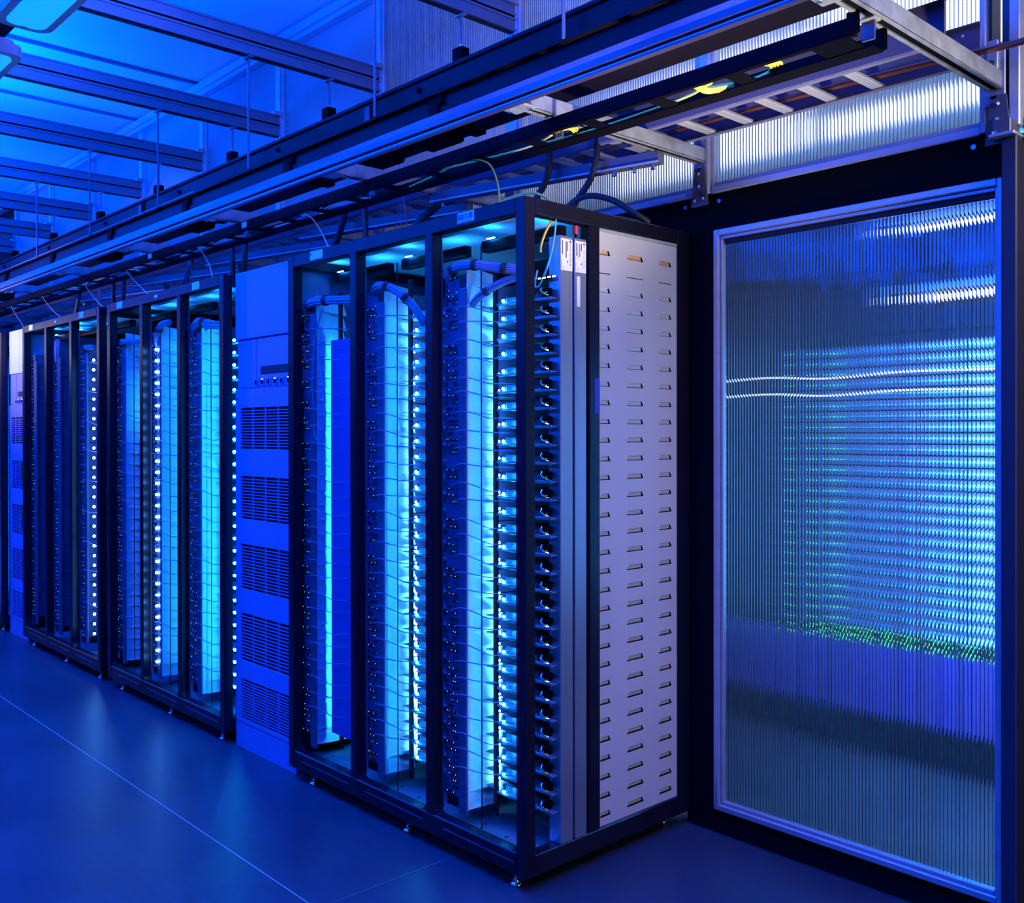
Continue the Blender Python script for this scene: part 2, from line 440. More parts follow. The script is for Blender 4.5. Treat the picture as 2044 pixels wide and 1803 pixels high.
RX = [0., -2.045, -3.62, -5.57]
RN = ['nearest', 'second', 'third', 'fourth']
racks = []
RLAB = ['black three-bay server rack nearest the door, with louvred end panel', 'black three-bay server rack beside the first blue cooling unit, further along the row',
        'black three-bay server rack between the second rack and the far cooling unit', 'dark server rack just showing past the far cooling unit at the frame edge']
for i, x in enumerate(RX):
    t = thing('server_rack', RLAB[i], 'server rack', (x, 0, 0), 'black racks in the row'); racks.append(t)
    rack_frame(t)
rack_label(racks[0], -.329, -.243, 2.160, 2.196, [(.05, .13, .25, .85), (.18, .24, .3, .85), (.28, .36, .3, .85), (.40, .44, .3, .85), (.5, .56, .3, .85), (.62, .67, .3, .85), (.73, .84, .3, .85), (.88, .92, .3, .85), (.06, .9, .08, .13)])
rack_label(racks[0], -1.272, -1.178, 2.160, 2.197, [(.06, .12, .5, .85)])
for t in racks[1:3]:
    rack_label(t, -.329, -.250, 2.158, 2.196, None); rack_label(t, -1.30, -1.22, 2.158, 2.196, None)
    rack_label(t, -.78, -.74, 2.166, 2.182, None)
for ri in range(4):
    for bi, bx in enumerate((-.97, -.485, 0)):
        if ri == 3 and bi < 2: continue
        bay_post_set(racks[ri], bx, rod=not (ri == 0 and bi == 0) and ri < 2, rail=True)
        if ri < 2 or (ri == 3 and bi == 2): baffle(racks[ri], bx)
# blank panel in the left bay of the nearest rack
b = MB(); b.box(-.97-.335, -.97-.01, .115, .125, .20, 1.845, 'bpanel', .003)
o = b.obj('blanking_panel', racks[0]); o['label'] = 'smooth blue blanking panel'

# louvred end panel, tag
def louvre_panel(t):
    b = MB(); y0, y1, z0, z1 = .3485, .772, .1225, 2.137
    cols = [(.352, .407), (.492, .582), (.668, .742)]
    ys = [y0]+[v for c in cols for v in c]+[y1]
    rows = [2.068-.0636*k for k in range(31)]; h = .018
    X = -.006; lv = []
    zs = []
    for r in rows: zs += [r+h/2, r-h/2]
    ylist = ys; zedges = [z1]+zs+[z0]
    for yi in range(len(ylist)-1):
        col = yi % 2 == 1
        if not col:
            b.add([(X, ylist[yi], z0), (X, ylist[yi+1], z0), (X, ylist[yi+1], z1), (X, ylist[yi], z1)], [(0, 1, 2, 3)], 'panel')
        else:
            ya, yb = ylist[yi], ylist[yi+1]
            for k in range(len(zedges)-1):
                zt, zb_ = zedges[k], zedges[k+1]
                if k % 2 == 0:
                    b.add([(X, ya, zb_), (X, yb, zb_), (X, yb, zt), (X, ya, zt)], [(0, 1, 2, 3)], 'panel')
                else:
                    r = k//2
                    if r == 1:
                        b.add([(X, ya, zb_+.003), (X, yb, zb_+.003), (X, yb, zt), (X, ya, zt)], [(0, 1, 2, 3)], 'panel'); continue
                    # slanted end cheeks leave a trapezoid opening, the flap leans inward
                    s = .010
                    for (p, q, tt) in ((ya, ya+s, 0), (yb, yb-s, 1)):
                        tri = [(X, p, zb_), (X, q, zt), (X, p, zt)]
                        b.add(tri, [(0, 1, 2) if tt == 0 else (2, 1, 0)], 'panel')
                    m_ = MB(); lv.append((m_, r == 0))
                    m_.add([(X-.007, ya+.001, zb_+.0025), (X-.007, yb-.003, zb_+.0025), (X-.003, yb-s-.002, zt-.004), (X, yb-s, zt), (X, ya+s, zt), (X-.003, ya+s*.6, zt-.006)],
                           [(0, 1, 2, 5), (5, 2, 3, 4)], 'tan' if r == 0 else 'flap')
    for (p, q) in (((X, y0, z0), (X, y0, z1)), ((X, y1, z1), (X, y1, z0))):
        pass
    b.add([(X, y0, z0), (X, y0, z1), (-.02, y0, z1), (-.02, y0, z0)], [(0, 1, 2, 3)], 'panel')
    b.add([(X, y1, z1), (X, y1, z0), (-.02, y1, z0), (-.02, y1, z1)], [(0, 1, 2, 3)], 'panel')
    b.add([(X, y0, z1), (X, y1, z1), (-.02, y1, z1), (-.02, y0, z1)], [(0, 1, 2, 3)], 'panel')
    p = b.obj('end_panel', t); p['label'] = 'grey louvred panel'
    
    for m_, tan in lv:
        o = m_.obj('louvre', p)
        if tan: o['label'] = 'tan louvre'
    bb = MB(); bb.box(-.034, -.024, y0, y1, z0, z1, 'dark'); bb.obj('panel_backing', p)
    bb = MB(); bb.box(-.012, -.002, y0, y1, 2.138, 2.149, 'alum', .002); bb.obj('panel_trim', p)
    bb = MB(); bb.box(-.012, -.003, y0, y1, .119, .1225, 'bluepost'); bb.obj('panel_trim', p)
louvre_panel(racks[0])
b = MB(); b.box(-.045, 0, .2965, .3485, .118, 2.15, 'rack', .003); b.obj('end_post', racks[0])
b = MB(); b.box(-.002, .0012, .322, .346, 1.52, 1.64, 'bluetag', .0005); o = b.obj('blue_tag', racks[0]); o['label'] = 'blue sticker on end post'
for t in racks[1:]:
    b = MB(); b.box(-.045, 0, .2965, .3485, .118, 2.15, 'rack', .003); b.obj('end_post', t)
    b = MB(); b.box(-.012, -.004, .349, .772, .12, 2.15, 'body', .002); b.obj('end_panel', t)

# silver power columns at the open end of the nearest rack
for k, (ya, yb) in enumerate(((.156, .2145), (.2235, .280))):
    t = thing('power_column', ['silver power column nearest the aisle, with a printed label at its top', 'silver power column beside the louvred panel, with printed label and white strip'][k],
              'power column', (0, 0, 0), 'silver columns in the rack end')
    b = MB(); b.box(-.052, .001, ya, yb, .119, 2.098, 'silver', .002)
    for zz in (1.42, 1.30, .9):
        b.box(-.040, -.012, ya-.0004, ya+.002, zz, zz+.0015, 'slot')
    b.obj('column_body', t)
    b = MB(); b.box(.001, .0016, ya+.002, yb-.002, 1.985, 2.088, 'paper'); lb = b.obj('label_sheet', t)
    b = MB(); w = yb-ya-.004; yo = ya+.002
    def bar(u0, u1, z0, z1, b=b, yo=yo, w=w): b.box(.0016, .0019, yo+w*u0, yo+w*u1, 1.985+.103*z0, 1.985+.103*z1, 'ink')
    if k == 0:
        bar(.10, .18, .50, .93); bar(.42, .50, .40, .92); bar(.55, .61, .62, .92)
    else:
        bar(.10, .17, .52, .93); bar(.24, .27, .45, .92); bar(.38, .44, .5, .92); bar(.52, .60, .70, .93)
    bar(.55, .62, .24, .31)
    for q in range(9): bar(.78+.02*(q % 2), .83, .86-.08*q-.05, .86-.08*q)
    bar(.05, .07, .05, .3); bar(.22, .24, .03, .14)
    b.add([(.0019, yo+w*.70, 1.985+.103*.90), (.0019, yo+w*.92, 1.985+.103*.90), (.0019, yo+w*.81, 1.985+.103*.98)], [(0, 1, 2)], 'ink')
    b.obj('label_print', lb)
    if k == 1:
        b = MB(); b.box(.001, .0016, ya+.010, ya+.026, 1.872, 1.972, 'paper'); b.obj('white_strip', t)
        b = MB(); b.cyl((-.02, .250, 2.115), (-.02, .250, 2.142), .008, 'red', 12); b.cyl((-.02, .250, 2.095), (-.02, .250, 2.115), .004, 'black', 8)
        o = b.obj('red_connector', t); o['label'] = 'red plug above the column'

# ------------------------------------------------------------------ network switches (port stacks)
def switch_mesh(seed, lively):
    r = random.Random(seed); b = MB(); h = .0860
    b.box(-.468, -.392, .056, .60, .001, h-.001, 'ports', .0015)
    for row in range(4):
        z = .012+row*.0208
        if r.random() < .08: continue
        x = -.460
        for k in range(6):
            if r.random() < .85:
                b.box(x, x+.0085, .0545, .057, z-.005, z+.005, 'slot')
                if r.random() < .55: b.box(x+.001, x+.004, .0535, .055, z-.0025, z+.0025, 'shelf')
                if r.random() < .36*lively: b.box(x+.003, x+.0050, .0532, .055, z+.001, z+.0036, 'dot' if r.random() < .8 else 'glintg')  # glowing specks stand in for reflected glints on the connectors
            x += .0112
    b.box(-.466, -.394, .0545, .0562, h-.0025, h-.0012, 'bluepost')
    return b.mesh('network_switch')
SWM = [switch_mesh(s, l) for s, l in ((1, 1), (2, .6), (3, 1.3), (4, .8), (5, .4))]
BAYN = ['left', 'middle', 'right']
NSW = 21
for ri in range(3):
    for bi, bx in enumerate((-.97, -.485, 0)):
        for k in range(NSW):
            o = bpy.data.objects.new('network_switch', SWM[R.randrange(5)]); COL.objects.link(o)
            o.location = (RX[ri]+bx, 0, 2.005-.0865*(k+1)+0.0)
            tag(o, 'network switch, %s bay of %s rack, %s' % (BAYN[bi], RN[ri], nth(k, NSW)), 'network switch',
                'network switches in the %s bay of the %s rack' % (BAYN[bi], RN[ri]))
# rack part that carries the switches
for ri in range(3):
    for bi, bx in enumerate((-.97, -.485, 0)):
        b = MB(); b.box(bx-.468, bx-.392, .06, .60, .150, .1875, 'rack', .002); b.obj('switch_shelf', racks[ri])

# ------------------------------------------------------------------ server trays with lamps
NT = 29; PITCH = .0596; ZTOP = 1.906
def tray_proto(name, led_x, led_y, mled, plug, r=.0062, x0=-.275, inner=False, twin=None):
    t = thing(name, 'x', 'server tray')
    b = MB(); b.box(x0, -.056, .128, .66, -.014, -.011, 'shelf'); b.box(-.056, -.010, .128, .150, -.014, -.011, 'shelf')
    b.box(x0+.004, -.165, .150, .152, -.011, .012, 'bluepost'); b.box(x0, -.010, .126, .130, -.017, -.008, 'shelf', .001)  # upright plate added to catch the lamp glow like bloom
    for xx in (-.235, -.085): b.box(xx, xx+.001, .135, .139, -.011, .012, 'shelf')
    b.obj('tray_shelf', t)
    b = MB(); b.box(-.205, -.05, .165, .60, -.011, -.006, 'board'); b.box(-.19, -.13, .20, .28, -.006, .018, 'body', .002); b.box(-.12, -.07, .19, .40, -.006, .022, 'black', .002)
    for q in range(5): b.box(-.185+.022*q, -.173+.022*q, .153, .166, -.010, .004, 'bluepost', .001)
    b.obj('main_board', t)
    b = MB(); b.ball((led_x, led_y, -.002), r, mled, 8, 5); b.obj('lamp', t)
    if twin: b = MB(); b.ball((twin, led_y, -.002), r, mled, 8, 5); b.obj('lamp', t)
    if inner: b = MB(); b.ball((-.350, .204, -.003), .0042, 'ledi', 8, 5); b.obj('lamp', t); b = MB(); b.box(-.352, x0, .142, .214, -.0135, -.0120, 'shelf'); b.obj('shelf_ear', t)  # inner lamp and ear added to light and shade the baffle
    if plug:
        b = MB(); b.box(-.050, -.026, .128, .150, -.006, .022, 'black', .003)
        b.tube(spline([(-.046, .118, .020), (-.040, .108, .010), (-.030, .112, 0), (-.024, .126, -.004)], 4), .0028, 'chrome', 6)
        b.tube(spline([(-.040, .116, .004), (-.030, .110, .001), (-.018, .114, .004)], 4), .0026, 'green', 6); b.obj('power_plug', t)
    return t
def fill(ri, bi, proto, lit, skip=()):
    bx = (-.97, -.485, 0)[bi]; first = True
    for k in range(NT):
        if k in skip: continue
        lab = 'server tray with %s lamp, %s bay of %s rack, %s' % (lit, BAYN[bi], RN[ri], nth(k, NT))
        g = 'server trays in the %s bay of the %s rack' % (BAYN[bi], RN[ri])
        loc = (RX[ri]+bx, 0, ZTOP-PITCH*k)
        if first: proto.location = loc; proto['label'] = lab; proto['group'] = g; first = False
        else: copy_tree(proto, loc, lab, g)
fill(0, 2, tray_proto('server_tray', -.238, .124, 'led', True, inner=True), 'glowing white-blue')
fill(0, 1, tray_proto('server_tray', -.238, .124, 'led', False, inner=True), 'glowing white-blue')
fill(1, 2, tray_proto('server_tray', -.127, .10, 'led', False, .0075, twin=-.091), 'glowing white-blue')
fill(1, 1, tray_proto('server_tray', -.375, .040, 'ledw', False, .0075), 'bright star-like')
fill(2, 2, tray_proto('server_tray', -.260, .060, 'ledw', False, .0085), 'bright white')
# lamp strips added inside the bays to light the baffles
for ri, bi, z0, z1, mled in ((0, 0, .25, 1.80, 'leds'), (1, 2, .25, 1.95, 'led'), (1, 1, .25, 1.95, 'led'), (3, 2, .3, 1.9, 'led'), (1, 0, 1.5, 1.75, 'led')):
    bx = RX[ri]+(-.97, -.485, 0)[bi]
    t = thing('fill_strip', 'vertical strip of small lamps added to light the %s bay of the %s rack' % (BAYN[bi], RN[ri]), 'fill strip', (bx, 0, 0))
    b = MB(); b.box(-.285, -.277, .155, .17, z0, z1, 'rack', .001); b.obj('strip_body', t)
    b = MB(); n = max(2, int((z1-z0)/.06))
    for k in range(n+1): b.ball((-.292, .165, z0+(z1-z0)*k/n), .005, mled, 6, 4)
    b.obj('lamp_row', t)

# ------------------------------------------------------------------ patch cables and bundles
def cable_mesh(seed):
    r = random.Random(seed); s = r.uniform(-.014, .012); a = r.uniform(.006, .018)
    P = [(-.418+r.uniform(-.02, .01), .052, -.006+r.uniform(-.006, .004)), (-.388, .036, a*.5), (-.350, .036, a), (-.300, .048, a*.5+s*.3), (-.255, .075, s-.004), (-.225, .105, s-.004+r.uniform(-.004, .006)), (-.19, .128, s-.006)]
    b = MB(); b.tube(spline(P, 5), .0019, 'cable', 6)
    return b.mesh('patch_cable', True)
CBM = [cable_mesh(100+i) for i in range(9)]
for ri, bi, n in ((0, 2, 27), (0, 1, 27), (0, 0, 24), (1, 2, 25), (1, 1, 24), (1, 0, 10), (2, 2, 9)):
    bx = RX[ri]+(-.97, -.485, 0)[bi]
    for k in range(n):
        o = bpy.data.objects.new('patch_cable', CBM[R.randrange(9)]); COL.objects.link(o)
        o.location = (bx, 0, 1.885-(1.65/n)*k+R.uniform(-.008, .008))
        tag(o, 'thin cable crossing %s bay of %s rack, %s' % (BAYN[bi], RN[ri], nth(k, n)), 'cable',
            'patch cables in the %s bay of the %s rack' % (BAYN[bi], RN[ri]))
def bundle(ri, bi, P, rad, label, straps=(.25, .55, .85), strands=7):
    bx = RX[ri]+(-.97, -.485, 0)[bi]
    t = thing('cable_bundle', label, 'cable bundle', (bx, 0, 0))
    sp = spline(P, 8); b = MB()
    for k in range(strands):
        w = 2*PI*k/(strands-1) if k else 0; rr = 0 if k == 0 else rad*.64
        b.tube([(p.x+rr*.7*math.cos(w), p.y+rr*.7*math.cos(w), p.z+rr*math.sin(w)) for p in sp], rad*.38, 'bundle', 7)
    b.obj('strands', t, True)
    for f in straps:
        i = min(len(sp)-2, max(1, int(f*(len(sp)-1)))); dd = (sp[i+1]-sp[i-1]).normalized()
        b = MB(); b.tube([sp[i]-dd*.008, sp[i]+dd*.008], rad*1.16, 'strap', 12); b.obj('strap', t, True)
arch = [(-.455, .075, 1.965), (-.435, .05, 2.000), (-.385, .045, 2.022), (-.32, .05, 2.018), (-.25, .075, 1.995), (-.18, .11, 1.985)]
bundle(0, 2, [(-.455, .075, 1.98), (-.435, .05, 2.012), (-.38, .045, 2.030), (-.30, .05, 2.026), (-.22, .08, 2.010), (-.13, .12, 1.995)], .017, 'thick blue-lit cable bundle arching over the right bay of the nearest rack', (.32, .62, .85), 9)
bundle(0, 2, [(-.332, .070, 1.895), (-.315, .065, 1.908), (-.27, .075, 1.935), (-.20, .10, 1.965), (-.12, .13, 1.98)], .013, 'lower strapped cable bundle rising across the right bay of the nearest rack', (.5,))
bundle(0, 1, [(-.42, .07, 1.985), (-.39, .045, 2.010), (-.34, .045, 2.014), (-.27, .06, 1.985), (-.21, .085, 1.93), (-.17, .11, 1.86)], .016, 'cable bundle arching down through the middle bay of the nearest rack', (.45, .72))
bundle(0, 0, [(-.435, .07, 1.955), (-.41, .048, 1.985), (-.35, .042, 2.000), (-.27, .05, 2.000), (-.18, .07, 1.995), (-.08, .09, 1.99)], .019, 'flat cable bundle across the top of the left bay of the nearest rack', (.28, .62))
bundle(1, 2, [(-.44, .07, 1.95), (-.40, .045, 1.99), (-.34, .045, 2.01), (-.27, .06, 1.99), (-.15, .1, 1.98)], .022, 'strapped cable bundle at the top of the right bay of the second rack', (.6,))
bundle(1, 1, [(-.40, .06, 1.93), (-.37, .045, 1.98), (-.32, .045, 2.03), (-.25, .06, 2.04)], .018, 'bent cable bundle at the top of the middle bay of the second rack', (.5,))
bundle(1, 0, [(-.42, .06, 1.955), (-.36, .045, 1.975), (-.29, .05, 1.975), (-.2, .08, 1.97)], .016, 'short cable bundle at the top of the left bay of the second rack', (.2,))
bundle(2, 1, [(-.39, .05, 1.93), (-.375, .042, 1.99), (-.365, .042, 2.06)], .02, 'pale cable bundle hanging in the middle bay of the third rack', ())
bundle(2, 2, [(-.43, .06, 1.965), (-.37, .045, 1.985), (-.28, .06, 1.985)], .016, 'cable bundle at the top of the right bay of the third rack', (.5,))
# loose loop in the left bay of the nearest rack
b = MB(); b.tube(spline([(-1.245, .04, 1.97), (-1.29, .035, 1.87), (-1.315, .035, 1.74), (-1.325, .04, 1.62), (-1.318, .05, 1.55)], 6), .0032, 'cable', 6)
tag(b.obj('loose_cable', None, True), 'pale cable hanging from the bundle in the left bay of the nearest rack', 'cable')
b = MB(); b.tube(spline([(-1.33, .045, 1.845), (-1.285, .04, 1.79), (-1.245, .036, 1.68), (-1.222, .036, 1.56), (-1.225, .036, 1.48), (-1.245, .038, 1.435), (-1.285, .04, 1.425), (-1.315, .045, 1.445), (-1.33, .05, 1.475)], 6), .0024, 'cable', 6)
tag(b.obj('loose_cable', None, True), 'thin cable looping low in front of the blue panel of the nearest rack', 'cable')

# ------------------------------------------------------------------ cooling units
def cooler(x0, x1, label, white, yf=.04):
    w = x1-x0; t = thing('cooling_unit', label, 'cooling unit', (x0, 0, 0), 'cooling units between the racks')
    mp = 'cool_lit' if white else 'cool'  # paler paint carries the white light on the far upper panel
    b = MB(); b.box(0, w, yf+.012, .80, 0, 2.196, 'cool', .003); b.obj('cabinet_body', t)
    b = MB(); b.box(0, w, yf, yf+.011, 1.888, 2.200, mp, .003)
    if white:
        b.box(w*.55, w*.553, yf-.0006, yf+.001, 1.90, 2.19, 'slot'); b.box(w*.5, w*.52, yf-.001, yf+.001, 1.93, 1.936, 'slot'); b.box(w*.66, w*.68, yf-.001, yf+.001, 1.93, 1.936, 'slot')
    b.obj('upper_panel', t)
    # recessed control section
    b = MB(); b.box(.012, w, yf+.0085, yf+.012, 1.665, 1.886, 'cool', .001); b.box(w*.30, w*.34, yf+.006, yf+.009, 1.675, 1.885, 'cool', .001)
    cp = b.obj('control_panel', t)
    b = MB(); b.box(w*.42, w*.98, yf+.006, yf+.0088, 1.722, 1.756, 'dark', .001); b.box(w*.42, w*.99, yf+.005, yf+.0088, 1.757, 1.761, 'cool'); b.obj('display_slot', cp)
    for q in range(6):
        u = w*(.34+.105*q); b = MB(); b.box(u, u+.022, yf+.001, yf+.009, 1.672, 1.702, 'cool', .001); b.box(u+.006, u+.016, yf-.004, yf+.002, 1.678, 1.695, 'black', .001)
        if q % 2: b.box(u+.008, u+.014, yf-.0015, yf+.001, 1.697, 1.701, 'dotw')
        b.obj('breaker_switch', cp)
    # lower door with five grilles
    b = MB(); G = [(1.385, 1.573), (1.062, 1.260), (.739, .946), (.408, .627), (.138, .322)]
    gx0, gx1 = .050, w-.036
    zs = [1.660]+[z for g in G for z in (g[1], g[0])]+[0.]
    for k in range(len(zs)-1):
        if k % 2 == 0: b.box(0, w, yf, yf+.011, zs[k+1], zs[k], 'cool', .0008)
        else:
            b.box(0, gx0, yf, yf+.011, zs[k+1], zs[k], 'cool'); b.box(gx1, w, yf, yf+.011, zs[k+1], zs[k], 'cool')
    b.obj('lower_door', t)
    for (z0, z1) in G:
        b = MB(); b.box(gx0, gx1, yf+.0112, yf+.0119, z0, z1, 'dark')
        n = 14
        for k in range(1, n):
            z = z0+(z1-z0)*k/n; b.box(gx0, gx1, yf+.001, yf+.007, z-.0022, z+.0022, 'cool')
        for k in range(1, 4):
            u = gx0+(gx1-gx0)*k/4; b.box(u-.003, u+.003, yf+.0008, yf+.008, z0, z1, 'cool')
        b.obj('grille', t)
    b = MB()
    for z in (.04,): b.box(0, w, yf-.0006, yf+.001, .118, .120, 'slot')
    b.box(.018, .024, yf-.001, yf+.001, 1.610, 1.622, 'slot'); b.obj('door_latch', t)
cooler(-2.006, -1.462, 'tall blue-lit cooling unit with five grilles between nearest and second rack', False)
cooler(-5.52, -5.085, 'far cooling unit with a glossy white-lit top panel beyond the third rack', True)

# ------------------------------------------------------------------ overhead: support arms and brackets
for i, x in enumerate(XP[:11]):
    nm = 'galvanised support arm %s' % (['over the door, beside the right column', 'above the nearest rack corner', 'above the left half of the nearest rack', 'above the first cooling unit', 'above the second rack',
         'above the gap between second and third rack', 'above the third rack', 'above the far cooling unit', 'above the fourth rack', 'far along the row', 'at the far end of the row'][i])
    t = thing('support_arm', nm, 'support arm', (x, 0, 0), 'galvanised arms along the wall')
    ya, yb = -.105, .842
    b = MB()
    b.box(-.021, .021, ya, yb, 2.486, 2.495, 'galv', .001); b.box(-.021, -.017, ya, yb, 2.446, 2.487, 'galv'); b.box(.017, .021, ya, yb, 2.446, 2.487, 'galv')
    b.box(-.021, -.010, ya, yb, 2.444, 2.448, 'galv'); b.box(.010, .021, ya, yb, 2.444, 2.448, 'galv')
    b.box(-.0165, .0165, ya+.01, yb, 2.470, 2.474, 'dark')
    b.obj('arm_channel', t)
    b = MB(); b.box(-.030, .030, .832, .840, 2.40, 2.56, 'galv', .002)
    for z in (2.535, 2.425): b.cyl((0, .826, z), (0, .833, z), .010, 'chrome', 6)
    b.obj('arm_bracket', t)
    b = MB()
    for (xx, yy) in ((-.03, -.085), (.03, -.06)): b.cyl((xx, yy, 2.432), (xx, yy, 2.446), .007, 'chrome', 8)
    b.box(-.045, .045, -.112, -.045, 2.438, 2.4435, 'galv', .001); b.obj('clamp_plate', t)
    t = thing('gusset_bracket', 'blue-lit bolted gusset bracket on the header %s' % (['beside the right column', 'at the nearest rack corner', 'behind the nearest rack', 'behind the first cooling unit', 'behind the second rack',
         'by the second rack gap', 'behind the third rack', 'by the far cooling unit', 'by the fourth rack', 'far along the row', 'at the far end of the row'][i]), 'bracket', (x, 0, 0), 'gusset brackets on the header')
    b = MB(); xo = 0 if i else .012
    b.prism([(xo-.036, 2.285), (xo+.036, 2.285), (xo+.022, 2.425), (xo-.022, 2.425)], 1, .826, .834, 'blue_tray'); b.obj('bracket_plate', t)
    for (u, z) in ((-.018, 2.305), (.02, 2.308), (0, 2.355), (0, 2.40)): b = MB(); b.tube([(xo+u, .814, z), (xo+u, .82, z), (xo+u, .826, z)], [.004, .008, .008], 'chrome', 6); b.obj('bolt', t)
    for u in (-.075, .075): b = MB(); b.cyl((xo+u, .842, 2.295), (xo+u, .852, 2.295), .008, 'chrome', 8); b.obj('bolt', t)

# ------------------------------------------------------------------ overhead: busway, rods
XE = -9.5
t = thing('power_busway', 'long black busway duct hanging on rods above the rack row', 'busway')
b = MB(); b.box(XE, 1.75, .150, .545, 2.705, 2.802, 'duct', .004); b.box(XE, 1.75, .142, .152, 2.785, 2.802, 'duct', .003); b.obj('upper_duct', t)
b = MB(); b.box(XE, 1.75, .132, .345, 2.605, 2.703, 'duct', .004); b.box(XE, 1.75, .112, .150, 2.692, 2.703, 'duct', .002); b.obj('lower_duct', t)
b = MB(); b.box(XE, -2.6, .110, .1125, 2.7035, 2.7065, 'alum'); b.box(-2.4, -1.55, .110, .1125, 2.7035, 2.7065, 'duct'); o = b.obj('edge_strip', t); o['label'] = 'bright metal edge strip'
for k in range(9):
    x = -.62-1.06*k
    b = MB(); b.box(x-.03, x+.03, .122, .36, 2.598, 2.712, 'black', .004); b.box(x+.034, x+.055, .118, .15, 2.655, 2.712, 'black', .003); b.obj('joint_clamp', t)
    b = MB(); b.cyl((x-.12, .142, 2.755), (x-.12, .151, 2.755), .010, 'black', 10); b.obj('round_plug', t)
for x in (-1.05, -3.35):
    b = MB(); b.box(x-.045, x-.01, .144, .151, 2.715, 2.775, 'rack', .001)
    for q in range(4): b.box(x-.05+.012*q, x-.048+.012*q, .1435, .1445, 2.718, 2.724, 'plate')
    b.box(x+.01, x+.022, .143, .151, 2.712, 2.785, 'black', .001); b.obj('vent_plate', t)
for (x, y0, y1, zz) in ((-1.15, .19, .32, 2.575), (-.78, .16, .33, 2.58), (-2.9, .17, .33, 2.575), (-4.2, .17, .33, 2.58)):
    b = MB(); b.box(x-.10, x+.10, y0, y1, zz, 2.606, 'black', .010); b.cyl((x+.1, (y0+y1)/2, 2.585), (x+.22, (y0+y1)/2, 2.60), .018, 'black', 10); b.obj('tap_box', t)
AB = ['over the door', 'above the nearest rack corner', 'above the left half of the nearest rack', 'above the first cooling unit', 'above the second rack', 'above the second rack gap', 'above the third rack',
      'above the far cooling unit', 'above the fourth rack', 'far along the row', 'at the far end']
for i, x in enumerate(XP[:10]):
    for row, (y, zb_) in enumerate(((.108, 2.700), (.548, 2.88))):
        t = thing('hanger_rod', '%s hanger rod of the busway %s' % (['long front', 'short rear'][row], AB[i]), 'hanger rod', (x+.008, y, 0), 'hanger rods of the busway')
        b = MB(); b.cyl((0, 0, zb_), (0, 0, 3.232), .0062 if row == 0 else .0055, 'blue_tray', 8); b.obj('rod', t)
        b = MB(); b.box(-.03, .03, -.012, .012, 3.222, 3.2275, 'galv', .001); b.cyl((0, 0, 3.208), (0, 0, 3.222), .010, 'chrome', 6); b.obj('beam_clamp', t)
        if row:
            b = MB(); b.box(-.030, .030, -.024, .024, 2.97, 3.085, 'black', .003); b.cyl((0, 0, 3.083), (0, 0, 3.10), .009, 'chrome', 6); b.obj('clamp_block', t)

# front channel rail on the arm ends
t = thing('channel_rail', 'grooved blue-lit channel rail running along the arm ends under the busway', 'rail')
b = MB(); b.prism([(-.132, 2.474), (-.118, 2.498), (-.105, 2.498), (-.105, 2.436), (-.126, 2.436), (-.126, 2.443), (-.120, 2.446), (-.120, 2.451), (-.132, 2.455)], 0, XE, 1.12, 'rail'); b.obj('rail_profile', t)
b = MB(); b.box(XE, 1.12, -.1225, -.1195, 2.4445, 2.4475, 'alum'); b.obj('rail_edge', t)

# fibre tray hung under the arms
t = thing('fibre_tray', 'black slotted fibre tray hung under the support arms', 'cable tray')
FT0, FT1 = XE, 1.085
for (y, z0, z1) in ((.050, 2.396, 2.436), (.186, 2.392, 2.432)):
    b = MB(); b.box(FT0, FT1, y-.004, y+.004, z0, z1, 'black', .001)
    b.box(FT1-.03, FT1, y-.006, y+.006, z0, z1+.012, 'black', .002)
    b.box(FT0, FT1-.01, y-.004 if y < .1 else y-.052, y+.012 if y < .1 else y+.004, z0-.004, z0, 'black'); b.obj('side_wall', t)
nr = 0
x = FT1-.03
while x > XE+.2 and nr < 46:
    b = MB(); w = .10 if nr == 0 else .05
    b.box(x-w, x, .052, .184, 2.391, 2.3955, 'black', .001); b.obj('cross_rung', t); x -= .26 if nr else .30; nr += 1
for i, x in enumerate(XP[:9]):
    b = MB(); b.box(x-.028, x+.006, .104, .110, 2.392, 2.446, 'blue_tray', .001); b.box(x-.03, x+.012, .09, .125, 2.438, 2.4435, 'galv', .001); b.cyl((x-.01, .116, 2.395), (x-.01, .116, 2.444), .004, 'chrome', 6)
    b.obj('tray_hanger', t)
for x in (-1.95, -3.02):
    b = MB(); b.box(x, x+.045, .0445, .0465, 2.404, 2.430, 'plate'); b.obj('tray_label', t)
# fibres lying in the tray
def fibre(P, r, m, label, group='fibre cables in the black tray'):
    b = MB(); b.tube(spline(P, 6), r, m, 7); return tag(b.obj('fibre_cable', None, True), label, 'fibre cable', group)
fibre([(-.05, .14, 2.402), (.15, .15, 2.401), (.40, .14, 2.402), (.55, .12, 2.402), (.60, .10, 2.403), (.64, .09, 2.404)], .0042, 'yellow', 'yellow fibre cable along the tray towards its open end')
for q in range(4):
    fibre([(.705-.004*q, .066, 2.404), (.765+.008*q, .085, 2.414), (.80+.010*q, .12, 2.415), (.775+.010*q, .155, 2.412), (.72+.008*q, .15, 2.404)], .0042, 'yellow', 'yellow fibre loop near the tray end, %s' % ['innermost coil', 'second coil', 'third coil', 'outermost coil'][q])
fibre([(.60, .066, 2.405), (.605, .11, 2.399), (.63, .13, 2.400), (.67, .15, 2.403)], .011, 'yellow', 'broad yellow fibre ribbon curling over a tray rung')
fibre([(-.52, .09, 2.403), (-.35, .11, 2.401), (-.12, .13, 2.402), (.02, .10, 2.404)], .0035, 'yellow', 'yellow fibre cable above the nearest rack corner')
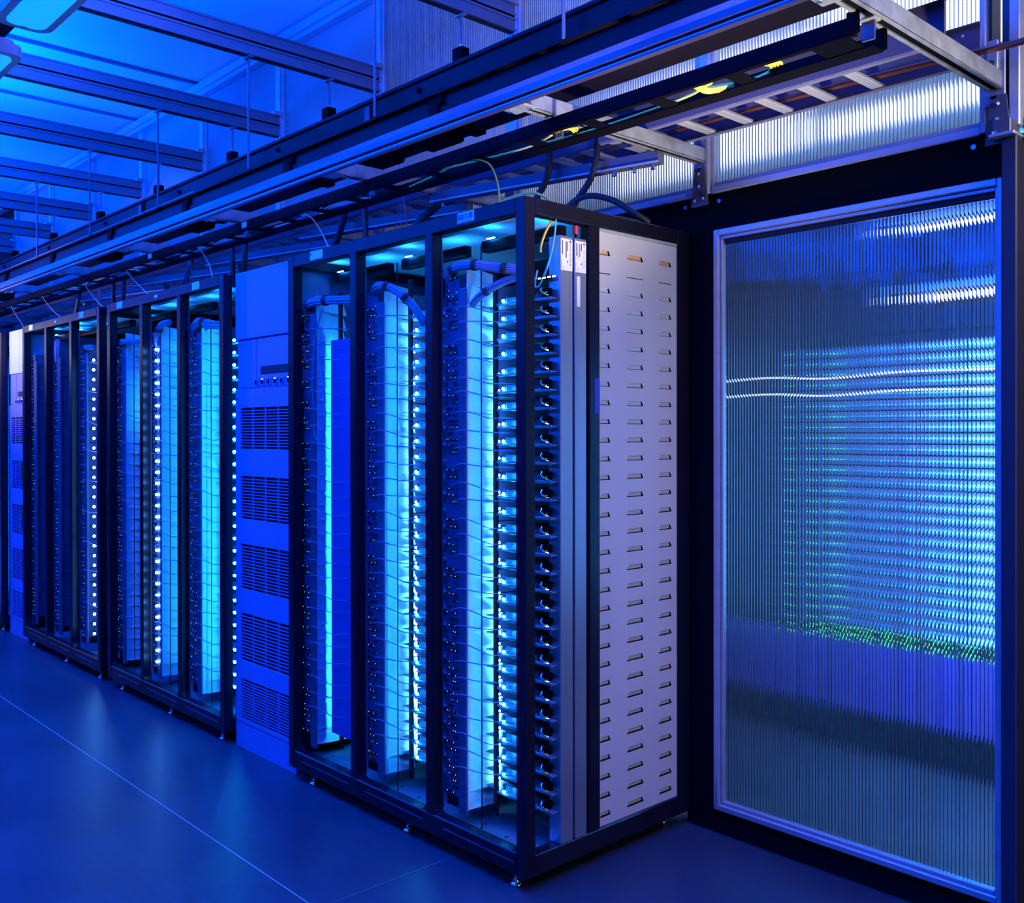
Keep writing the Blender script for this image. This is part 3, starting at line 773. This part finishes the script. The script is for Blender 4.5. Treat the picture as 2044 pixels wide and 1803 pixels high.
for q in range(3):
    fibre([(-.05+.01*q, .07, 2.405), (.05, .085+.01*q, 2.412), (.085+.012*q, .12, 2.410), (.06, .15, 2.402), (-.02, .155, 2.401)], .0036, 'yellow', 'yellow fibre coil above the rack corner, %s' % ['inner turn', 'middle turn', 'outer turn'][q])
fibre([(-.80, .15, 2.400), (-.55, .11, 2.402), (-.45, .08, 2.404), (-.42, .06, 2.402)], .0034, 'yellow', 'yellow fibre ending at the tray wall above the left bays')
for k in range(5):
    xa = -1.05-1.0*k
    for q in range(3):
        fibre([(xa-.75, .13+.012*q, 2.399), (xa-.45, .14-.01*q, 2.400), (xa-.2, .10+.015*q, 2.402), (xa, .13+.01*q, 2.400)], .0036, ['pale', 'whitec', 'cable'][q],
              '%s fibre lying in the tray above the %s' % (['cream', 'white', 'grey'][q], ['left half of the nearest rack', 'first cooling unit', 'second rack', 'third rack', 'far cooling unit'][k]))
    for q in range(2):
        fibre([(xa-.35, .15, 2.400), (xa-.43-.02*q, .13, 2.402), (xa-.45-.02*q, .10, 2.403), (xa-.40, .08+.01*q, 2.402), (xa-.28, .09, 2.400)], .0034, 'pale',
              'cream fibre loop, %s, in the tray above the %s' % (['inner turn', 'outer turn'][q], ['left half of the nearest rack', 'first cooling unit', 'second rack', 'third rack', 'far cooling unit'][k]))
# fibre drops from the tray to the racks
DR = [((-.335, .055, 2.397), (-.285, .10, 2.375), (-.262, .12, 2.31), (-.262, .13, 2.24), (-.255, .13, 2.201), 'yellow', 'yellow fibre dropping from the tray into the nearest rack top'),
      ((-1.45, .06, 2.396), (-1.41, .09, 2.37), (-1.37, .11, 2.31), (-1.335, .12, 2.25), (-1.30, .12, 2.201), 'pale', 'cream fibre dropping to the left end of the nearest rack'),
      ((-2.46, .06, 2.396), (-2.43, .08, 2.36), (-2.40, .10, 2.30), (-2.385, .11, 2.24), (-2.37, .12, 2.201), 'pale', 'cream fibre dropping to the right end of the second rack'),
      ((-3.38, .06, 2.396), (-3.33, .08, 2.34), (-3.25, .10, 2.28), (-3.17, .11, 2.23), (-3.10, .12, 2.201), 'pale', 'cream fibre dropping to the left part of the second rack'),
      ((-4.05, .06, 2.396), (-4.01, .08, 2.34), (-3.93, .10, 2.27), (-3.86, .11, 2.23), (-3.78, .12, 2.201), 'pale', 'cream fibre dropping to the right end of the third rack'),
      ((-4.85, .06, 2.396), (-4.80, .08, 2.34), (-4.70, .10, 2.27), (-4.60, .11, 2.23), (-4.50, .12, 2.201), 'cable', 'pale fibre dropping to the middle of the third rack'),
      ((-5.55, .06, 2.396), (-5.52, .08, 2.34), (-5.45, .10, 2.27), (-5.42, .11, 2.23), (-5.40, .12, 2.197), 'cable', 'pale fibre dropping onto the far cooling unit')]
for p in DR: fibre(p[:5], .0034, p[5], p[6], 'fibre drops to the racks')
# cable tails hanging in threes
for k, xa in enumerate((-.98, -2.95, -4.30)):
    for q in range(3):
        b = MB(); b.tube(spline([(xa, .25, 2.43), (xa+.03*q-.04, .25, 2.33), (xa+.05*q-.05, .25, 2.201)], 5), .0028, 'cable', 6)
        tag(b.obj('cable_tail', None, True), 'blue-lit cable tail down to the %s rack, %s of three' % (RN[k], ['left', 'middle', 'right'][q]), 'cable', 'hanging cable tails')

# cable ladder on the arms
t = thing('cable_ladder', 'wide cable ladder with tall side rails resting on the support arms', 'cable ladder')
for (y, x1, nm) in ((.515, 1.085, 'front'), (.742, 1.088, 'rear')):
    b = MB(); yo = .02 if nm == 'front' else -.02
    b.box(XE, x1, y-.003, y+.003, 2.498, 2.615, 'ladder', .001); b.box(XE, x1, min(y, y+yo), max(y, y+yo), 2.4955, 2.500, 'ladder', .001); b.box(XE, x1, min(y, y+.6*yo), max(y, y+.6*yo), 2.611, 2.615, 'ladder', .001)
    if nm == 'rear': b.box(1.035, 1.042, y-.0045, y-.003, 2.585, 2.592, 'plate')
    b.obj('side_rail', t)
for k in range(64):
    x = .79-.152*k
    b = MB(); b.box(x-.018, x+.018, .519, .739, 2.501, 2.512, 'alum', .002); b.box(x-.018, x-.014, .519, .690, 2.512, 2.53, 'alum'); b.obj('rung', t)
b = MB(); b.tube(spline([(XE, .712, 2.545), (-2, .712, 2.544), (.2, .712, 2.543), (.9, .712, 2.530), (1.3, .71, 2.515), (2.2, .70, 2.53)], 8), .010, 'copper', 10)
tag(b.obj('copper_pipe', None, True), 'copper pipe lying in the cable ladder along the wall', 'pipe')
# slanting channels slung below the arms
for k in range(5):
    xa, xb = XP[k+1], XP[k+2]
    A = Vector((xa, .605, 2.428)); B = Vector((xb, .405, 2.434))
    d = (B-A).normalized(); n = Vector((-d.y, d.x, 0)); b = MB()
    def q_(A, B, n, w0, w1, z0, z1, m, b=b):
        pts = [p+n*w+Vector((0, 0, z)) for p in (A, B) for (w, z) in ((w0, z0), (w1, z0), (w1, z1), (w0, z1))]
        b.add(pts, [(0, 1, 2, 3), (7, 6, 5, 4), (0, 4, 5, 1), (1, 5, 6, 2), (2, 6, 7, 3), (3, 7, 4, 0)], m)
    q_(A, B, n, -.020, .020, -.026, .014, 'blue_tray'); q_(A, B, n, .020, .024, -.026, -.020, 'alum'); q_(A, B, n, -.024, -.020, -.026, -.018, 'blue_tray')
    tt = thing('slanting_channel', 'slanting blue channel slung under the arms above the %s' % ['nearest rack', 'first cooling unit', 'second rack', 'second rack gap', 'third rack'][k], 'channel', (0, 0, 0), 'slanting channels')
    b.obj('channel_body', tt)
    for f in (.03, .10, .18, .95): p = A.lerp(B, f); b = MB(); b.cyl((p.x, p.y, 2.385), (p.x, p.y, 2.403), .008, 'chrome', 6); b.obj('bolt', tt)

# black hoses from the ladder down to the rack tops
def hose(P, r, label):
    b = MB(); b.tube(spline(P, 8), r, 'hose', 12); tag(b.obj('black_hose', None, True), label, 'hose', 'black hoses on the rack tops')
hose([(-.36, .465, 2.515), (-.36, .465, 2.44), (-.39, .465, 2.38), (-.43, .46, 2.33), (-.46, .45, 2.26), (-.47, .44, 2.205)], .013, 'thick black hose from the ladder onto the nearest rack, left of two')
hose([(-.165, .52, 2.515), (-.165, .51, 2.44), (-.185, .50, 2.37), (-.235, .49, 2.31), (-.27, .48, 2.26), (-.28, .47, 2.205)], .012, 'thick black hose from the ladder onto the nearest rack, right of two')
hose([(-.30, .45, 2.205), (-.27, .47, 2.28), (-.20, .50, 2.315), (-.11, .54, 2.29), (-.04, .58, 2.235), (-.01, .62, 2.205)], .011, 'black hose arching along the nearest rack top towards the wall')
hose([(-.29, .50, 2.21), (-.22, .52, 2.235), (-.13, .56, 2.235), (-.05, .62, 2.212)], .009, 'low black hose lying flat beneath the arched one')
hose([(-1.02, .50, 2.515), (-1.03, .48, 2.43), (-1.08, .42, 2.36), (-1.13, .38, 2.28), (-1.15, .36, 2.205)], .016, 'black hose dropping behind the nearest rack label plate')
hose([(-1.62, .40, 2.515), (-1.66, .40, 2.42), (-1.72, .40, 2.34), (-1.80, .40, 2.26), (-1.85, .40, 2.20)], .015, 'black hose slanting down onto the first cooling unit')
hose([(-1.42, .36, 2.515), (-1.41, .36, 2.40), (-1.40, .36, 2.28), (-1.40, .36, 2.205)], .013, 'straight black hose at the left end of the nearest rack')
hose([(-2.40, .30, 2.515), (-2.41, .30, 2.40), (-2.42, .30, 2.28), (-2.42, .30, 2.205)], .014, 'straight black hose on the second rack, right of two')
hose([(-2.55, .30, 2.515), (-2.55, .30, 2.40), (-2.54, .30, 2.28), (-2.54, .30, 2.205)], .013, 'straight black hose on the second rack, left of two')
hose([(-2.0, .30, 2.20), (-2.05, .32, 2.225), (-2.13, .34, 2.22), (-2.2, .36, 2.205)], .014, 'black hose curving from the first cooling unit to the second rack')
hose([(-3.02, .30, 2.515), (-3.05, .30, 2.42), (-3.12, .30, 2.31), (-3.2, .30, 2.205)], .014, 'black hose slanting down onto the second rack middle')
hose([(-4.02, .30, 2.515), (-4.03, .30, 2.40), (-4.04, .30, 2.205)], .014, 'black hose down to the third rack, right of two')
hose([(-4.20, .30, 2.515), (-4.20, .30, 2.40), (-4.20, .30, 2.205)], .013, 'black hose down to the third rack, left of two')
hose([(-4.80, .30, 2.515), (-4.84, .30, 2.40), (-4.95, .30, 2.205)], .014, 'black hose slanting to the far end of the third rack')
# yellow and aqua fibres at the nearest rack corner
fibre([(-.22, .06, 2.205), (-.16, .08, 2.232), (-.08, .10, 2.238), (-.035, .115, 2.222), (-.015, .125, 2.203)], .0045, 'yellow', 'yellow fibre arching over the nearest rack corner', 'fibres at the rack corner')
fibre([(-.03, .150, 2.150), (-.045, .135, 2.11), (-.055, .125, 2.07), (-.052, .120, 2.045)], .0042, 'yellow', 'short yellow fibre inside the nearest rack end', 'fibres at the rack corner')
fibre([(-.012, .150, 2.150), (-.020, .148, 2.08), (-.042, .142, 2.00), (-.068, .135, 1.945), (-.085, .13, 1.935), (-.088, .13, 1.955), (-.078, .13, 1.99)], .0030, 'aqua', 'aqua fibre looping inside the nearest rack end, outer loop', 'fibres at the rack corner')
fibre([(-.016, .152, 2.12), (-.028, .148, 2.05), (-.050, .142, 1.99), (-.066, .138, 1.955)], .0028, 'aqua', 'aqua fibre inside the nearest rack end, inner strand', 'fibres at the rack corner')
# row of lit indicator dashes at the top of the end bay
t = thing('indicator_bar', 'row of bright dashes behind the nearest corner post', 'indicator')
b = MB(); b.box(-.26, -.02, .135, .142, 1.955, 1.968, 'black', .001); b.obj('bar_body', t)
b = MB()
for q in range(5): b.box(-.100+.022*q, -.088+.022*q, .132, .135, 1.960, 1.964, 'dotw')
b.obj('dashes', t)

# small details at the right column
b = MB(); b.cyl((1.1215, .828, 2.205), (1.1215, .828, 2.262), .0035, 'whitec', 10); b.cyl((1.1215, .828, 2.262), (1.1215, .828, 2.285), .005, 'whitec', 10)
tag(b.obj('door_pin', None, True), 'small white pin above the top corner of the door', 'pin')
t = thing('corner_bracket', 'blue-lit corner bracket bolted on top of the right column', 'bracket')
b = MB(); b.box(1.10, 1.150, .79, .86, 2.302, 2.345, 'blue_tray', .003); b.box(1.095, 1.165, .775, .86, 2.292, 2.302, 'galv', .002); b.obj('bracket_body', t)
b = MB(); b.cyl((1.11, .783, 2.300), (1.11, .783, 2.309), .008, 'chrome', 6); b.obj('bolt', t)
t = thing('post_plate', 'pale bolted plate on the wall post above the door arm', 'plate')
b = MB(); b.box(1.072, 1.103, .822, .834, 2.485, 2.585, 'alum', .002); b.obj('plate_sheet', t)
b = MB(); b.cyl((1.088, .812, 2.515), (1.088, .822, 2.515), .011, 'chrome', 14); b.obj('bolt', t)

# ------------------------------------------------------------------ hot aisle behind the door
b = MB(); b.box(XA, XB, 3.0, 3.1, 0, ZC, 'back'); struct(b.obj('wall_far'))
def opp_rack(x0, x1, label, bright):
    t = thing('rear_rack', label, 'server rack', (0, 0, 0), 'racks behind the glazed wall')
    b = MB(); b.box(x0, x1, 2.10, 2.9, .16, 2.15, 'body', .004); b.obj('rack_body', t)
    b = MB(); b.box(x0, x1, 2.08, 2.9, 0, .155, 'dkwall', .003); b.obj('plinth', t)
    b = MB(); b.box(x0+.01, x1-.01, 2.088, 2.099, .17, .50, 'bpanel', .003); b.obj('lower_panel', t)
    b = MB(); b.box(x0+.01, x1-.01, 2.088, 2.099, 1.90, 2.12, 'body', .003); b.obj('upper_panel', t)
opp_rack(-1.0, -.36, 'dim rack behind the glazed door, at its left', 0)
opp_rack(-.35, .335, 'rack with green lights behind the middle of the door', 0)
opp_rack(.345, 1.40, 'rack with bright cyan lights behind the right of the door', 1)
def row_proto(x0, x1, spec):
    t = thing('rear_server', 'x', 'server', (0, 0, 0)); r = random.Random(x0)
    b = MB(); b.box(x0, x1, 2.084, 2.0995, -.021, .021, 'bluegrey', .002); b.obj('server_face', t)
    b = MB()
    x = x0+.012
    while x < x1-.02:
        k = spec(x, r)
        if k: b.box(x, x+.0186, 2.078, 2.083, -.0025, .0025, k)
        x += .0185
    b.obj('light_row', t); return t
protoA = row_proto(-.34, .325, lambda x, r: ('rowg' if -.31 < x < -.25 else None if x < -.25 else 'rowc' if x > .16 else 'rowd'))
protoB = row_proto(.355, 1.39, lambda x, r: ('rowb' if x > .37 else 'rowc'))
NR = 26
for nm, pr, zz, cc in (('middle', protoA, .60, 'green and cyan'), ('right', protoB, .60, 'bright cyan')):
    for k in range(NR):
        lab = 'server with %s lights behind the %s of the door, %s' % (cc, nm, nth(k, NR)); z = 1.83-.050*k
        g = 'lit servers behind the %s of the door' % nm
        if k == 0: pr.location = (0, 0, z); pr['label'] = lab; pr['group'] = g
        else: copy_tree(pr, (0, 0, z), lab, g)
for k, z in enumerate((.545, .51)):
    b = MB()
    for q in range(80): b.box(-.33+.02*q, -.322+.02*q, 2.076, 2.083, z-.003, z+.003, 'rowg')
    tag(b.obj('light_row', None), 'row of green dots low behind the door, %s of two' % ['upper', 'lower'][k], 'light row')
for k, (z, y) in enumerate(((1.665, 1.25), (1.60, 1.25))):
    b = MB(); b.tube(spline([(-.2, y, z), (.05, y, z+.008), (.3, y, z-.006), (.6, y, z+.006), (1.0, y, z), (1.5, y, z+.004)], 6), .0032, 'tubel', 8)  # glowing thread added for a bright streak behind the door
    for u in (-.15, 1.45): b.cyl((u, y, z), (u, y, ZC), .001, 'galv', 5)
    tag(b.obj('glow_streak', None, True), 'thin wavy white light tube crossing behind the door, %s of two' % ['upper', 'lower'][k], 'tube')
def tube_lamp(x0, x1, y, z, label, r=.02, m='tube'):
    t = thing('tube_lamp', label, 'lamp', (0, 0, 0), 'white tube lamps behind the glazing')
    b = MB(); b.cyl((x0, y, z), (x1, y, z), r, m, 10); b.obj('tube', t, True)
    b = MB(); b.box(x0, x1, y-.03, y+.03, z+.03, z+.06, 'housing', .004); b.box(x0-.01, x0+.02, y-.02, y+.02, z-.02, z+.035, 'housing'); b.box(x1-.02, x1+.01, y-.02, y+.02, z-.02, z+.035, 'housing'); b.obj('lamp_base', t)
    if y > 2: b = MB(); b.box(x0+.2, x0+.24, y+.03, 2.1, z+.035, z+.055, 'housing'); b.obj('lamp_bracket', t)
    else:
        for u in (x0+.15, x1-.15): b = MB(); b.cyl((u, y, z+.06), (u, y, ZC), .003, 'galv', 6); b.obj('suspension_rod', t)
tube_lamp(.30, 1.30, 1.75, 2.275, 'low white tube lamp behind the door top', .012, 'tubel')
tube_lamp(.20, 1.30, 2.05, 2.035, 'dim white tube lamp along the top of the rear racks', .016, 'tubel')
def backlight_box(x0, x1, z0, z1, label, m='boxl', zt=ZC):  # glowing panels added to whiten the panes from behind
    t = thing('backlight_box', label, 'lamp', (0, 0, 0), 'white light boxes behind the glazing')
    b = MB(); b.box(x0, x1, 1.60, 1.66, z0, z1, 'housing', .006); b.obj('box_body', t)
    b = MB(); b.box(x0+.015, x1-.015, 1.596, 1.600, z0+.012, z1-.012, m); b.obj('diffuser', t)
    for u in (x0+.1, x1-.1): b = MB(); b.cyl((u, 1.63, z1), (u, 1.63, zt), .008, 'galv', 8); b.obj('suspension_rod', t)
backlight_box(-.02, 1.30, 2.66, 2.78, 'low white light box behind the window above the door', zt=2.86)
backlight_box(-.02, 1.30, 2.86, 3.30, 'tall white light box behind the window above the door')
backlight_box(-1.30, -.06, 2.66, 3.20, 'white light box behind the window above the nearest rack')
backlight_box(-2.5, -1.4, 2.72, 3.0, 'white light box behind the window left of the nearest rack', 'boxd')
backlight_box(-4.6, -2.6, 2.75, 2.95, 'long dim light box behind the windows of the second rack', 'boxd')

# ------------------------------------------------------------------ lamps and lights
def area(name, loc, rot, sx, sy, col, W, spread=None):
    L = bpy.data.lights.new(name, 'AREA'); L.shape = 'RECTANGLE'; L.size = sx; L.size_y = sy; L.color = col; L.energy = W
    if spread: L.spread = spread
    o = bpy.data.objects.new(name, L); COL.objects.link(o); o.location = loc; o.rotation_euler = rot; return o
BLUE = (0., .07, 1.)
lamps = [-1.49-.89*k for k in range(-5, 10)]
LW = ['third', 'fourth']
for k, x in enumerate(lamps):
    vis = abs(x+1.49) < .01 or abs(x+2.38) < .01
    if vis:
        t = thing('ceiling_lamp', 'blue-lit ceiling lamp with rounded lens at the top corner, %s of two' % ('upper' if x > -2 else 'lower'), 'ceiling lamp', (x, -.95, 3.0), 'blue lamps over the aisle')
        b = MB(); n = 6; rr = .055; hx, hy = .30, .10; out = []
        for (cx, cy, a0) in ((hx-rr, hy-rr, 0), (-hx+rr, hy-rr, PI/2), (-hx+rr, -hy+rr, PI), (hx-rr, -hy+rr, 1.5*PI)):
            out += [(cx+rr*math.cos(a0+PI/2*i/n), cy+rr*math.sin(a0+PI/2*i/n)) for i in range(n+1)]
        b.prism([(u, v) for u, v in out], 2, 0, .045, 'housing'); b.prism([(u*.9, v*.8) for u, v in out], 2, .045, .07, 'housing'); b.obj('lamp_housing', t)
        b = MB(); b.prism([(u*.88, v*.70) for u, v in out], 2, -.004, 0, 'lens'); b.obj('lamp_lens', t)
        for u in (.27, -.27): b = MB(); b.cyl((u, .0, -.006), (u, .0, 0), .016, 'housing', 14); b.obj('end_cap', t)
        for u in (-.2, .2): b = MB(); b.cyl((u, 0, .07), (u, 0, .83), .006, 'blue_tray', 8); b.obj('suspension_rod', t)
    area('aisle_lamp_down', (x, -.95, 2.98), (0, 0, 0), .55, .16, BLUE, 20 if x < .2 else 8)
    if k % 2 == 0: area('aisle_lamp_up', (x-.4, -1.25, 3.02), (PI, 0, 0), .9, .5, BLUE, 420)
b = MB(); b.box(-4.2, .3, -.995, -.905, 3.085, 3.11, 'black', .003)
for q in range(30): b.box(-4.1+.15*q, -4.02+.15*q, -1.03, -.99, 3.075, 3.115, 'black', .003)
tag(b.obj('lamp_track', None), 'black toothed track carrying the blue ceiling lamps', 'track')
# unseen blue fill row added behind the camera for even light
for x in (-6.2, -4.2, -2.2, -.2, 1.8):
    area('far_row_fill', (x, -3.6, 2.9), (math.radians(52), 0, 0), 1.6, .5, BLUE, 44)
# white lamp at the right end of the row, beside the louvred panel
o = area('white_end_lamp', (1.95, .62, 2.45), (0, 0, 0), .35, .5, (1, .90, .90), 6, math.radians(130))
o.rotation_euler = (Vector((0, .45, 1.05))-o.location).to_track_quat('-Z', 'Y').to_euler()
area('white_side_lamp', (4.4, .62, 1.45), (0, math.radians(90), 0), 1.3, .4, (1, .90, .90), 26)
o = area('white_floor_fill', (1.55, .10, .45), (0, 0, 0), .2, .2, (1, .86, .74), 12, math.radians(42))  # unseen upward fill added to brighten the fibre tray from below
o.rotation_euler = (Vector((.52, .12, 2.41))-o.location).to_track_quat('-Z', 'Y').to_euler()
area('far_end_lamp', (-11., -2.2, 2.6), (0, math.radians(-90), 0), .18, .36, (1, .88, .78), 7)
# white lamp far down the aisle
s = bpy.data.lights.new('far_white_lamp', 'SPOT'); s.energy = 300; s.color = (1, .9, .8); s.spot_size = math.radians(36); s.spot_blend = .9; s.shadow_soft_size = .15
o = bpy.data.objects.new('far_white_lamp', s); COL.objects.link(o); o.location = (-6.1, -2.6, 2.3)
o.rotation_euler = (Vector((-5.2, .1, 2.25))-o.location).to_track_quat('-Z', 'Y').to_euler()
# blue and white fill lights added to brighten the hot aisle
area('hot_aisle_fill', (.6, 1.5, 2.2), (math.radians(40), 0, 0), 1.4, .2, (0, .10, 1), 26)
area('hot_aisle_low_fill', (1.0, 1.5, 1.15), (math.radians(42), 0, 0), .9, .15, (.05, .10, 1), 26)
area('hot_aisle_white_fill', (.5, 1.45, 2.5), (0, 0, 0), .8, .2, (1, .86, .86), 7, math.radians(100))
o = area('hot_aisle_side_fill', (1.35, 1.55, 1.25), (0, 0, 0), .3, 1.2, (0, .22, 1), 60)
o.rotation_euler = (Vector((.75, 2.1, 1.2))-o.location).to_track_quat('-Z', 'Y').to_euler()

w = bpy.data.worlds.new('room_ambient'); SC.world = w; w.use_nodes = True
w.node_tree.nodes['Background'].inputs[0].default_value = (.02, .06, .5, 1); w.node_tree.nodes['Background'].inputs[1].default_value = .03

# ------------------------------------------------------------------ camera
f, cy, yaw, pit, roll = 1946.24, -29.558, -.8248, -.0038, -.0013
fw = Vector((math.sin(yaw)*math.cos(pit), math.cos(yaw)*math.cos(pit), math.sin(pit)))
r0 = Vector((math.cos(yaw), -math.sin(yaw), 0)); u0 = r0.cross(fw)
r1 = r0*math.cos(roll)+u0*math.sin(roll); u1 = u0*math.cos(roll)-r0*math.sin(roll)
cam = bpy.data.cameras.new('camera'); co = bpy.data.objects.new('camera', cam); COL.objects.link(co)
mw = Matrix((r1, u1, -fw)).transposed().to_4x4(); mw.translation = Vector((2.213, -2.1016, 1.4562)); co.matrix_world = mw
cam.sensor_fit = 'HORIZONTAL'; cam.sensor_width = 36; cam.lens = f/2044*36; cam.shift_x = 0; cam.shift_y = cy/2044
cam.clip_start = .02; SC.camera = co
vs = SC.view_settings; vs.view_transform = 'Standard'; vs.look = 'None'; vs.gamma = 1; vs.exposure = 0; vs.use_curve_mapping = False
SC.cycles.max_bounces = 8; SC.cycles.transmission_bounces = 6; SC.cycles.glossy_bounces = 3; SC.cycles.diffuse_bounces = 3
SC.cycles.sample_clamp_indirect = 6; SC.cycles.caustics_reflective = False; SC.cycles.caustics_refractive = False
SC.cycles.use_denoising = True
